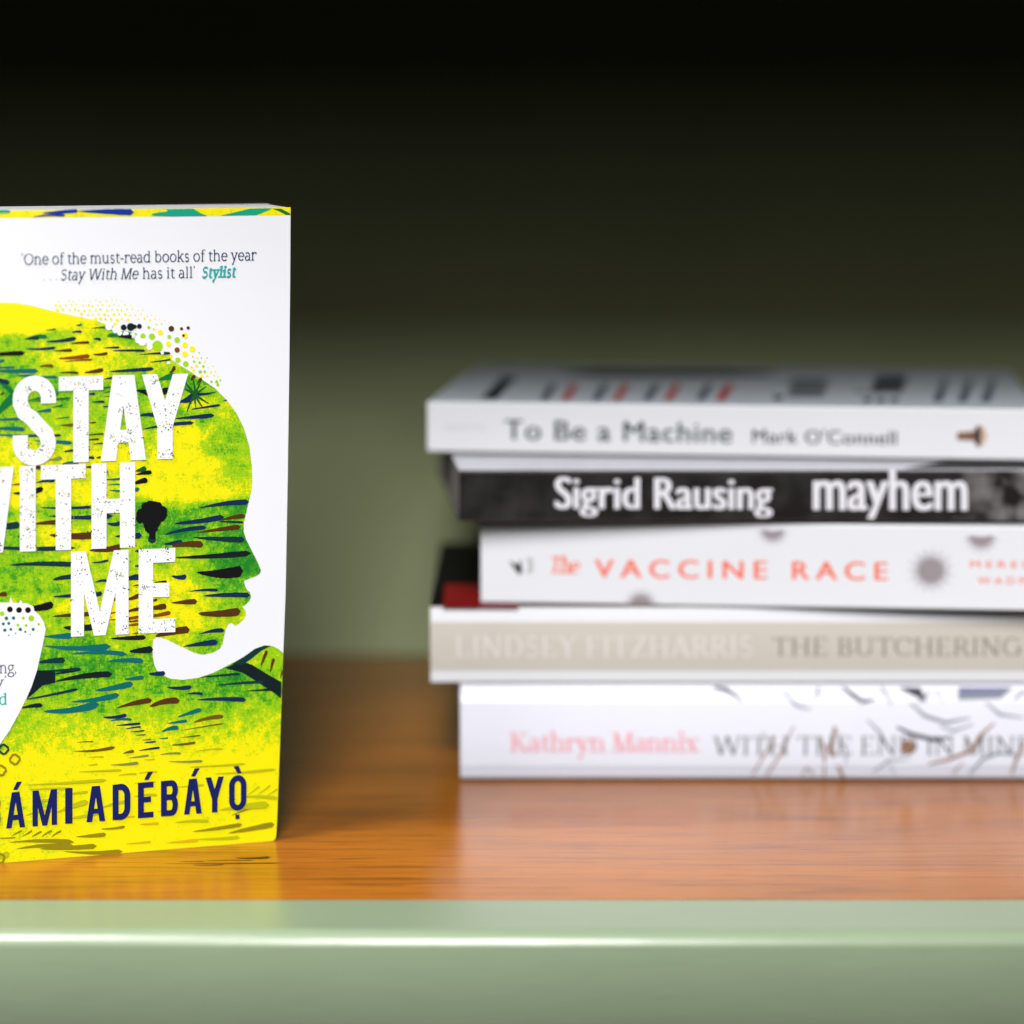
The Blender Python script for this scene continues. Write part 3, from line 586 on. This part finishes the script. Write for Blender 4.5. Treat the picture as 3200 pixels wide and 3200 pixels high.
# -- the large condensed lettering
def block_letter(ch, x0, x1, top, bot, wt, bar):
    """quads of one condensed capital in picture units; y grows downward"""
    Hh = bot - top; W = x1 - x0; P = []
    def R(a, b, c, d): P.append([(a, c), (b, c), (b, d), (a, d)])
    def D(xa, ya, xb, yb, k): P.append([(xa - k / 2, ya), (xa + k / 2, ya), (xb + k / 2, yb), (xb - k / 2, yb)])
    m = (x0 + x1) / 2; h = wt / 2
    if ch == 'I': R(x0, x1, top, bot)
    elif ch == 'T': R(x0, x1, top, top + bar); R(m - h, m + h, top, bot)
    elif ch == 'H': R(x0, x0 + wt, top, bot); R(x1 - wt, x1, top, bot); R(x0, x1, top + Hh * .42, top + Hh * .42 + bar)
    elif ch == 'E': R(x0, x0 + wt, top, bot); R(x0, x1, top, top + bar); R(x0, x1, bot - bar, bot); R(x0, x1 - W * .16, top + Hh * .41, top + Hh * .41 + bar)
    elif ch == 'A': D(m - wt * .22, top, x0 + h, bot, wt); D(m + wt * .22, top, x1 - h, bot, wt); R(x0 + W * .24, x1 - W * .24, top + Hh * .64, top + Hh * .64 + bar * .9)
    elif ch == 'Y': D(x0 + h, top, m, top + Hh * .62, wt); D(x1 - h, top, m, top + Hh * .62, wt); R(m - h, m + h, top + Hh * .55, bot)
    elif ch == 'W':
        q = W / 4; k = wt * .92
        D(x0 + k / 2, top, x0 + q + k * .05, bot, k); D(m, top + Hh * .1, x0 + q + k * .05, bot, k); D(m, top + Hh * .1, x1 - q - k * .05, bot, k); D(x1 - k / 2, top, x1 - q - k * .05, bot, k)
    elif ch == 'M': R(x0, x0 + wt * .9, top, bot); R(x1 - wt * .9, x1, top, bot); D(x0 + wt * .62, top, m, bot, wt * .8); D(x1 - wt * .62, top, m, bot, wt * .8)
    elif ch == 'O':
        rx = W / 2 - h; ry = min(Hh * .22, rx * 1.25); yt, yb = top + ry + bar / 2, bot - ry - bar / 2
        P.extend(stroke_path(ell(m, yt, rx, ry, 180, 360, 12) + ell(m, yb, rx, ry, 0, 180, 12), wt, True))
    elif ch == 'D':
        rx = W - wt; ry = Hh * .25; R(x0, x0 + wt, top, bot)
        P.extend(stroke_path([(x0 + h, top + bar / 2)] + ell(x1 - h - rx * .55, top + bar / 2 + ry, rx * .55, ry, 270, 360, 8) + ell(x1 - h - rx * .55, bot - bar / 2 - ry, rx * .55, ry, 0, 90, 8) + [(x0 + h, bot - bar / 2)], [bar] + [wt] * 18 + [bar]))
    elif ch == 'B':
        R(x0, x0 + wt, top, bot); mid = top + Hh * .47
        for a, b in ((top + bar / 2, mid), (mid, bot - bar / 2)):
            ry = (b - a) / 2; P.extend(stroke_path([(x0 + h, a)] + ell(x1 - h - W * .2, (a + b) / 2, W * .2, ry, 270, 450, 12) + [(x0 + h, b)], [bar] + [wt * .92] * 13 + [bar]))
    elif ch == 'S':
        rx = W / 2 - h; ry = Hh * .17; yt, yb = top + ry + bar / 2, bot - ry - bar / 2
        pts = [(m + rx, yt + Hh * .06)] + ell(m, yt, rx, ry, 360, 180, 14) + [(m - rx, yt + Hh * .05), (m - rx * .72, yt + Hh * .16), (m - rx * .2, top + Hh * .47), (m + rx * .35, top + Hh * .57), (m + rx * .82, yb - Hh * .10)] + ell(m, yb, rx, ry, 0, 180, 14) + [(m - rx, yb - Hh * .09)]
        P.extend(stroke_path(pts, wt))
    return P
def skewed(polys, x_ref, capl, basel, top, bot):
    """bend a letter drawn between top and bot onto the sloping cap and base lines (functions of x)"""
    return [[(x, capl(x) + (basel(x) - capl(x)) * (y - top) / (bot - top)) for x, y in q] for q in polys]
def rough(polys, a):
    return [[(x + random.uniform(-a, a), y + random.uniform(-a, a)) for x, y in q] for q in polys]
TITLE = [('S', 80, 355, 96), ('T', 372, 655, 98), ('A', 640, 927, 96), ('Y', 900, 1195, 98)], [('W', -345, 87, 92), ('I', 125, 226, 101), ('T', 260, 544, 98), ('H', 580, 857, 96)], [('M', 450, 816, 92), ('E', 880, 1113, 92)]
LINES = [(lambda x: 62 - .025 * x + 2, lambda x: 616 - .036 * x), (lambda x: 628 - .035 * x, lambda x: 1172 - .039 * x), (lambda x: 1185 - .038 * x, lambda x: 1728 - .046 * x)]
random.seed(5)
for row, (cl, bl) in zip(TITLE, LINES):
    for ch, x0, x1, wt in row:
        over = 8 if ch == 'S' else 0
        P = block_letter(ch, x0, x1, -over, 540 + over, wt, 90)
        P = skewed(P, 0, cl, bl, 0, 540)
        R_ = [[R2(*p) for p in q] for q in P]
        pr.polys(R_, INK['w'], 11)
        # worn specks where the print below shows through
        specks = {}
        for _ in range(60):
            q = random.choice(P); a, b = random.random(), random.random()
            ux = [q[0][i] + (q[1][i] - q[0][i]) * a for i in (0, 1)]; lx = [q[-1][i] + (q[2][i] - q[-1][i]) * a for i in (0, 1)]
            sx, sy = ux[0] + (lx[0] - ux[0]) * b, ux[1] + (lx[1] - ux[1]) * b
            c = random.choice('nKlltGqlq' if ch != 'M' and ch != 'E' else 'nKKlteq')
            for _ in range(random.randint(1, 5)):
                r = random.choice((1.4, 1.8, 2.4, 3.2, 4.6)); xx, yy = sx + random.gauss(0, 12), sy + random.gauss(0, 9)
                specks.setdefault(c, []).append([R2(*p) for p in disc(xx, yy, r, 6, .5)])
        for c, ps in specks.items(): pr.polys(ps, INK[c], 12)
# author line
AUTH = [('A', -497, -380, 33), ('Y', -370, -255, 33), ('O', -238, -130, 35), ('B', -108, 3, 38), ('A', 38, 158, 34), ('M', 205, 361, 38), ('I', 413, 459, 46), ('A', 548, 667, 36), ('D', 714, 827, 38), ('E', 875, 974, 38),
        ('B', 1021, 1131, 38), ('A', 1168, 1281, 35), ('Y', 1305, 1421, 36), ('O', 1454, 1565, 36)]
ac, ab = (lambda x: 1277 - .0756 * x), (lambda x: 1503 - .0772 * x)
for ch, x0, x1, wt in AUTH:
    P = skewed(block_letter(ch, x0, x1, 0, 220, wt, 34), 0, ac, ab, 0, 220)
    pr.polys([[R3(*p) for p in q] for q in P], INK['N'], 11)
for x in (110, 943, 1240): shape(3, [(x - 28, ac(x) - 14), (x - 2, ac(x) - 14), (x + 28, ac(x) - 66), (x - 4, ac(x) - 64)], 'N', 11)
for x in (1508, -185): shape(3, [(x - 26, ac(x) - 57), (x + 8, ac(x) - 60), (x + 26, ac(x) - 14), (x, ac(x) - 12)], 'N', 11); shape(3, [(x - 14, ab(x) + 27), (x + 13, ab(x) + 25), (x + 13, ab(x) + 53), (x - 14, ab(x) + 55)], 'N', 11)
# -- quotation at the top, fragments at the lower left
def line(txt, m, rg, x0, y0, x1, y1, cap, **k):
    a = RR[rg](x0, y0); b = RR[rg](x1, y1); set_text(pr, serif_text(txt, **k), m, 12, a[0], a[1], b[0], b[1], cap * .49172, warp=lambda h: .49172 * cap / 66 * (h / .48 * 52 if 0 < h < .48 else (52 + (h - .48) / .26 * 21 if h > 0 else h / .22 * 24)))
line("\u2018One of the must-read books of the year", INK['T'], 1, 136, 461, 1630, 432, 66, T=.068, t=.040)
line(". . .", INK['T'], 1, 277, 560, 360, 558, 62, T=.06, t=.04)
line("Stay With Me", INK['T'], 1, 385, 559, 880, 550, 66, slant=.17, T=.068, t=.040)
line("has it all\u2019", INK['T'], 1, 905, 550, 1237, 543, 66, T=.068, t=.040)
line("Stylist", INK['S'], 1, 1282, 544, 1500, 538, 66, slant=.17, T=.13, t=.065)
line("ng,", INK['T'], 3, -3, 516, 102, 512, 68, T=.068, t=.040)
line("y\u2019", INK['T'], 3, -38, 612, 40, 606, 68, T=.068, t=.040)
line("d", INK['S'], 3, -8, 716, 42, 714, 68, T=.10, t=.055)
front_cover = cover.build("front_cover", front)
# spine, back cover, page block
mb = MB(); mb.box(-.45, 0, 0, THK + .9, 0, HGT, INK['i']); mb.build("spine", front)
mb = MB()
mb.add([(a, THK + .46, c) for a, c in outline] + [(a, THK + .9, c) for a, c in outline],
       [tuple(range(n)), tuple(range(n, 2 * n))[::-1]] + [(i, n + i, n + (i + 1) % n, (i + 1) % n) for i in range(n)], PAPER)
mb.build("back_cover", front)
mb = MB(); k = 24
vv = []
for i in range(k + 1):
    z = .3 + (HGT - .45) * i / k; e = edge_at(min(z, HGT - .3)) - .5
    vv += [(.0, card, z), (e, card, z), (e - .4, THK + .45, z), (.0, THK + .45, z)]
ff = [(4 * i + j, 4 * i + (j + 1) % 4, 4 * i + 4 + (j + 1) % 4, 4 * i + 4 + j) for i in range(k) for j in range(4)] + [(3, 2, 1, 0), (4 * k, 4 * k + 1, 4 * k + 2, 4 * k + 3)]
mb.add(vv, ff, UPAGES); mb.build("page_block", front)

# ------------------------------------------------------------------ the lying stack
class LyingBook:
    def __init__(self, name, label, loc, yaw, L, D, T, cover_mats, card=.4, bulge=0.0, overhang=0.0, shear=0.0, board=False, dome=0.0, rad=.7):
        self.L, self.D, self.T, self.bulge = L, D, T, bulge
        self.loc = Vector(loc); self.yaw = yaw; self.shear = shear
        self.thing = thing(name, label, "book", loc, yaw, "books lying in the stack")
        self.ux = Vector((math.cos(yaw), math.sin(yaw), 0)); self.uy = Vector((-math.sin(yaw), math.cos(yaw), 0))
        top, spine, bottom = cover_mats
        sk = lambda p: (p[0] - shear * p[1], p[1], p[2] + (dome * math.sin(math.pi * min(1, max(0, p[1] / D))) ** .7 if p[2] > T * .75 and dome else 0))
        self.sk = sk
        # case: back board, spine and front board from one folded profile
        r = min(rad, T / 3); out = []
        out += [(D, T)] + [(D * i / 12, T) for i in range(11, 0, -1)]
        out += [(r - r * math.sin(a), T - r + r * math.cos(a)) for a in [math.pi / 2 * i / 4 for i in range(5)]]
        for i in range(1, 10):
            z = T - r - (T - 2 * r) * i / 10; out.append((self.sy(z), z))
        out += [(r - r * math.cos(a), r - r * math.sin(a)) for a in [math.pi / 2 * i / 4 for i in range(5)]]
        out += [(D * i / 12, 0) for i in range(1, 13)]
        c = card; inn = []
        for y, z in out:
            inn.append((max(y, c + min(0, 0)), min(max(z, c), T - c)))
        mb = MB(); n = len(out)
        P = [(x, y, z) for x in (0, L) for y, z in out] + [(x, y, z) for x in (0, L) for y, z in inn]
        for i in range(n - 1):
            z = (out[i][1] + out[i + 1][1]) / 2; y = (out[i][0] + out[i + 1][0]) / 2
            m = spine if y < r * .6 else (top if z > T / 2 else bottom)
            mb.add([P[i], P[i + 1], P[n + i + 1], P[n + i]], [(0, 1, 2, 3)], m)
            mb.add([P[2 * n + i], P[2 * n + i + 1], P[3 * n + i + 1], P[3 * n + i]], [(3, 2, 1, 0)], m)
            for s in (0, n): mb.add([P[s + i], P[s + i + 1], P[2 * n + s + i + 1], P[2 * n + s + i]], [(0, 1, 2, 3)], m)
        for i in (0, n - 1): mb.add([P[i], P[n + i], P[3 * n + i], P[2 * n + i]], [(0, 1, 2, 3)], m if i else top)
        self.mb = mb
        self.pr = Print(mb, lambda a, c, off: (a, self.sy(c) - off - .02, c), self.px)
        self.pt = Print(mb, lambda a, c, off: (a, c, T + off + .02), self.pxtop)
        o_ = overhang
        pb = MB(); pb.box(o_ + .3, L - o_ - .3, card + .3, D - o_ - .3, card, T - card, PAGES); self.pages = pb
    def sy(self, z):
        if not self.bulge: return 0.0
        k = (z / self.T - .5) * 2; return -self.bulge * max(0, 1 - k * k)
    def px(self, px, py):
        r = ray(px, py); t = (self.loc - CAM).dot(self.uy) / r.dot(self.uy); p = CAM + r * t - self.loc
        return (p.dot(self.ux), p.z)
    def pxtop(self, px, py):
        r = ray(px, py); t = (self.loc.z + self.T - CAM.z) / r.z; p = CAM + r * t - self.loc
        y = p.dot(self.uy); return (p.dot(self.ux) + self.shear * y, y)
    def done(self):
        # weld the folded case so that its faces share edges
        o = self.mb.build("cover", self.thing, skew=self.sk)
        self.pages.build("page_block", self.thing, skew=lambda p: (p[0] - self.shear * p[1], p[1], p[2]))
        return o
WHITE = PAPER
GLOSSW = ink("glossy_white_jacket", (235, 235, 247), .28, .5, .012, 50)
SKYW = ink("sky_tinted_cover", (232, 242, 255), .30, .5, .02, 40)  # white cover; bluish sky reflection on its top is put into the colour
STONE = ink("stone_grey_cloth", (206, 199, 190), .5, .35, .03, 70)
BLACKC = ink("black_jacket", (14, 12, 12), .6, .2)
def X(name, rgb, **k): return ink(name, rgb, **k)

# bottom: tall white hardback
A = LyingBook("lying_book", "thick white book with pink author name and plant drawing, lowest of the stack", (-17.6, 930.5, 0), 0, 216, 138, 33.6, (GLOSSW, GLOSSW, GLOSSW), card=2.2, bulge=1.5, overhang=3, board=True, rad=3.0)
PINK = X("pink_lettering", (242, 166, 178)); SAGE = X("grey_lettering", (90, 98, 94)); PLD = X("plant_grey", (70, 70, 82)); PLB = X("plant_brown", (146, 112, 90)); PLL = X("plant_pale_grey", (140, 146, 156))
set_text(A.pr, serif_text("Kathryn Mannix", T=.12, t=.04, track=.01), PINK, 2, 1592, 2346, 2188, 2347, 60)
set_text(A.pr, serif_text("WITH THE END IN MIND", T=.075, t=.035, track=.0), SAGE, 2, 2227, 2356, 3232, 2356, 58)
def r7(x, y): return (2200 + x * .5176, 1800 + y * .5176)
for k, (pts, wd, m) in enumerate([
    ([(60, 668), (130, 680), (230, 750)], 14, PLD), ([(690, 668), (680, 740)], 16, PLD), ([(840, 668), (900, 720), (960, 755), (1030, 740)], 16, PLD), ([(1070, 668), (1130, 770)], 12, PLD),
    ([(540, 900), (460, 1070), (370, 1210)], 11, PLB), ([(430, 960), (370, 1060), (290, 1200)], 10, PLB), ([(700, 960), (725, 1050), (725, 1215)], 14, PLB), ([(790, 900), (760, 1040), (845, 1222)], 24, PLB), ([(590, 1200), (620, 1150), (660, 1190)], 9, PLB),
    ([(1160, 905), (1250, 950), (1400, 985), (1480, 965)], 18, PLD), ([(1420, 900), (1500, 930), (1620, 890)], 12, PLL), ([(1350, 1132), (1480, 1100), (1610, 1050), (1660, 960), (1750, 880)], 15, PLB), ([(1855, 1190), (1890, 1080), (1935, 990)], 16, PLB),
    ([(800, 930), (860, 1060), (850, 1140)], 9, PLL), ([(350, 930), (400, 1060)], 10, PLL), ([(1100, 1100), (1150, 1190)], 8, PLL), ([(1240, 760), (1330, 840), (1460, 880), (1600, 850)], 16, PLL), ([(1600, 1190), (1680, 1100), (1780, 1060), (1900, 1080)], 14, PLL), ([(980, 860), (1060, 940), (1120, 1040)], 12, PLL), ([(1700, 760), (1780, 830), (1920, 850)], 14, PLL),
    ([(1020, 1180), (1110, 1110), (1240, 1100)], 10, PLL), ([(480, 700), (560, 780), (640, 800)], 12, PLL), ([(1500, 1190), (1560, 1120)], 12, PLB), ([(1290, 760), (1360, 700)], 14, PLD), ([(1400, 690), (1440, 760)], 10, PLL), ([(1870, 740), (1935, 690)], 20, PLL)]):
    A.pr.polys([[r7(*p) for p in q] for q in stroke_path(pts, [wd * .7] + [wd * 1.45] * (len(pts) - 2) + [wd * .6])], m, 3)
A.pr.polys([[r7(*p) for p in disc(1225, 1025, 42, 12, .15)]], PLB, 4)
A.pr.polys([[r7(*p) for p in [(1180, 672), (1305, 672), (1345, 760), (1270, 720)]]], PLD, 4)
A.pr.polys([[r7(*p) for p in [(1535, 672), (1860, 672), (1790, 735), (1530, 745)]]], PLL, 4)
A.pr.polys([[r7(*p) for p in [(1545, 672), (1850, 672), (1800, 700), (1545, 710)]]], X("plant_violet", (120, 120, 160)), 5)
A.done()

# stone-grey hardback with white borders and a black front
B = LyingBook("lying_book", "stone grey book with white borders lying between white books, second from bottom", (-27.7, 932, 34), 0, 222, 138, 26.2, (BLACKC, STONE, WHITE), card=2.0, bulge=1.0, overhang=3, board=True, rad=1.8)
for a, b in ((1900, 1943), (2096, 2134)):
    za, zb = B.px(1700, b)[1], B.px(1700, a)[1]; za, zb = max(za, .3), min(zb, B.T - .3)
    q = [(.05, za), (B.L - .05, za), (B.L - .05, zb), (.05, zb)]
    st = 6
    for i in range(st):
        z0, z1 = za + (zb - za) * i / st, za + (zb - za) * (i + 1) / st
        B.pr.n = 0; B.mb.add([B.pr.place(x, z, .03) for x, z in [(.05, z0), (B.L - .05, z0), (B.L - .05, z1), (.05, z1)]], [(0, 1, 2, 3)], WHITE)
set_text(B.pr, serif_text("LINDSEY FITZHARRIS", T=.085, t=.035, track=.04), X("pale_pink_lettering", (232, 222, 220)), 2, 1424, 2051, 2350, 2050, 64)
set_text(B.pr, serif_text("THE BUTCHERING", T=.085, t=.035, track=.03), X("taupe_lettering", (140, 132, 116)), 2, 2413, 2047, 3192, 2047, 56)
set_text(B.pr, serif_text("ART", T=.085, t=.035, track=.03), X("taupe_lettering", (140, 132, 116)), 2, 3225, 2047, 3380, 2047, 56)
B.pt.polys([[(1384, 1900), (1392, 1826), (1620, 1826), (1620, 1900)]], X("red_panel", (150, 8, 20)), 2)
B.done()

# white paperback with orange title and grey bursts
C = LyingBook("lying_book", "white paperback with orange spaced title and grey sunbursts, middle of the stack", (-10.6, 938, 60.6), math.radians(-4.9), 200, 128, 28.6, (WHITE, WHITE, WHITE))
OR = X("orange_lettering", (255, 112, 82)); BU = X("burst_grey", (158, 148, 154)); DK = X("emblem_black", (20, 26, 24)); LG = X("emblem_grey", (196, 196, 198))
set_text(C.pr, serif_text("The", T=.13, t=.06, slant=.25, track=-.04), OR, 2, 1722, 1791, 1812, 1793, 52)
set_text(C.pr, sans_text("VACCINE RACE", 1.45, .022), OR, 2, 1857, 1804, 2775, 1813, 60, .73)
set_text(C.pr, sans_text("MEREDITH", 1.5, .01), OR, 2, 3032, 1774, 3340, 1776, 23, .73)
set_text(C.pr, sans_text("WADMAN", 1.5, .01), OR, 2, 3055, 1825, 3290, 1827, 24, .73)
C.pr.polys([[(1592, 1752), (1606, 1758), (1618, 1766), (1628, 1746), (1632, 1790), (1622, 1796), (1606, 1776)]], DK, 2)
C.pr.polys([[(1645, 1742), (1664, 1742), (1668, 1768), (1664, 1792), (1645, 1792), (1652, 1768)]], LG, 2)
def burst(prn, x, y, core, rays, a0, a1):
    P = []
    k = max(8, int((a1 - a0) / 360 * 30))
    for i in range(k + (a1 - a0 < 360)):
        a = math.radians(a0 + (a1 - a0) * i / k); ca, sa = math.cos(a), math.sin(a); r = rays * (1 if i % 2 else .86)
        P.append([(x + core * .8 * ca - 4 * sa, y + core * .8 * sa + 4 * ca), (x + r * ca, y + r * sa), (x + core * .8 * ca + 4 * sa, y + core * .8 * sa - 4 * ca)])
    P.append([(x + core * math.cos(math.radians(a0 + (a1 - a0) * i / 24)), y + core * math.sin(math.radians(a0 + (a1 - a0) * i / 24))) for i in range(24 + (a1 - a0 < 360))])
    return P
C.pr.polys(burst(C.pr, 2909, 1783, 34, 80, 0, 360), BU, 2)
for x, y, c, r_, a0, a1 in [(2415, 1655, 22, 58, 8, 172), (3066, 1674, 26, 64, 5, 175), (2003, 1892, 24, 62, 188, 352)]:
    C.pr.polys(burst(C.pr, x, y, c, r_, a0, a1), BU, 2)
C.done()

# black spine
D_ = LyingBook("lying_book", "black spined book with white lettering and pale top, second from the top of the stack", (-17.7, 926.5, 90.4), 0, 216, 135, 17.2, (GLOSSW, photo_black_mat(), BLACKC), shear=math.tan(math.radians(4.5)))
D_.pr.n = 0
WL = X("white_lettering", (236, 234, 242))
def condensed(s, bold): return sans_text(s, 1.0, bold)
set_text(D_.pr, condensed("Sigrid Rausing", .03), WL, 2, 1733, 1589, 2415, 1592, 100, .73, warp=lambda b: b / .546 * 80 if b < .546 and b > 0 else (80 + (b - .546) / .2 * 26 if b > 0 else b / .2 * 22))
set_text(D_.pr, condensed("mayhem", .03), WL, 2, 2540, 1593, 3024, 1595, 138, .73, warp=lambda b: b / .546 * 110 if b < .546 and b > 0 else (110 + (b - .546) / .2 * 24 if b > 0 else b / .2 * 24))
D_.pt.polys([[(2820, 1466), (2960, 1440), (3400, 1440), (3400, 1466)]], BLACKC, 2)
D_.done()

# topmost: white paperback
E_ = LyingBook("lying_book", "white paperback with grey title and screw picture, topmost of the stack", (-29.5, 969.5, 108.4), math.radians(-6.6), 209, 138, 17.7, (SKYW, WHITE, WHITE))
GT = X("dark_grey_lettering", (18, 30, 32)); PG = X("pale_grey_lettering", (206, 208, 210)); GT2 = X("grey_brown_lettering", (34, 38, 38))
set_text(E_.pr, sans_text("GRANTA", 1.15), PG, 2, 1390, 1343, 1513, 1345, 17, .73)
set_text(E_.pr, sans_text("To Be a Machine", 1.08, .016), GT, 2, 1577, 1373, 2288, 1384, 66, .73)
set_text(E_.pr, sans_text("Mark O'Connell", 1.08, .018), GT2, 2, 2351, 1384, 2802, 1390, 45, .73)
COP = X("copper_print", (156, 110, 84)); DBR = X("dark_brown_print", (60, 46, 40)); TAN = X("tan_print", (206, 176, 150))
E_.pr.polys([[(2990, 1352), (3046, 1346), (3046, 1378), (2990, 1374)]], COP, 2)
for x in range(2996, 3042, 11): E_.pr.polys([[(x, 1350), (x + 4, 1349), (x + 4, 1377), (x, 1376)]], DBR, 3)
E_.pr.polys([[(3046, 1340), (3056, 1328), (3064, 1340), (3066, 1366), (3062, 1390), (3054, 1398), (3046, 1384)]], DBR, 3)
E_.pr.polys([[(3056, 1328), (3074, 1332), (3085, 1362), (3072, 1394), (3054, 1398), (3064, 1385), (3067, 1362), (3064, 1340)]], TAN, 2)
def r4(x, y): return (1300 + x * .5176, 1100 + y * .5176)
def r5(x, y): return (2200 + x * .5176, 1100 + y * .5176)
TD = X("top_dark_print", (34, 46, 58)); TR = X("top_red_print", (216, 74, 74)); TP = X("top_plum_print", (70, 62, 72)); TG = X("top_grey_print", (80, 98, 116))
tp = lambda rg, pts, m: E_.pt.polys([[rg(*p) for p in pts]], m, 2)
tp(r4, [(385, 285), (485, 285), (610, 150), (530, 150)], TD)
for x, m in [(750, TG), (880, TR), (1065, TG), (1190, TR), (1375, TG), (1500, TR), (1695, TG), (1820, TR)]: tp(r4, [(x - 5, 290), (x + 45, 290), (x + 105, 195), (x + 58, 195)], m)
tp(r5, [(70, 292), (110, 292), (152, 215), (115, 215)], TR); tp(r5, [(-40, 270), (-5, 270), (40, 200), (10, 200)], TG)
tp(r4, [(840, 128), (1080, 110), (1932, 112), (1932, 148), (1100, 150)], TP); tp(r5, [(0, 112), (440, 122), (380, 140), (0, 150)], TP)
for k in range(4): tp(r5, [(500 + 8 * k, 268 - 28 * k), (720 + 8 * k, 268 - 28 * k), (730 + 8 * k, 250 - 28 * k), (510 + 8 * k, 250 - 28 * k)], TD)
tp(r5, [(415, 288), (470, 288), (480, 262), (425, 262)], TD)
for k in range(4): tp(r5, [(1010 + 8 * k, 235 - 24 * k), (1200 + 8 * k, 235 - 24 * k), (1208 + 8 * k, 215 - 24 * k), (1018 + 8 * k, 215 - 24 * k)], TD)
tp(r5, [(900, 246), (1190, 246), (1192, 236), (905, 236)], TG)
for x in (960, 1040, 1120): tp(r5, [(x, 302), (x + 48, 302), (x + 56, 280), (x + 10, 280)], TD)
for x in (1380, 1530, 1670): tp(r5, [(x, 300), (x + 55, 300), (x + 95, 170), (x + 60, 170)], TG)
E_.done()
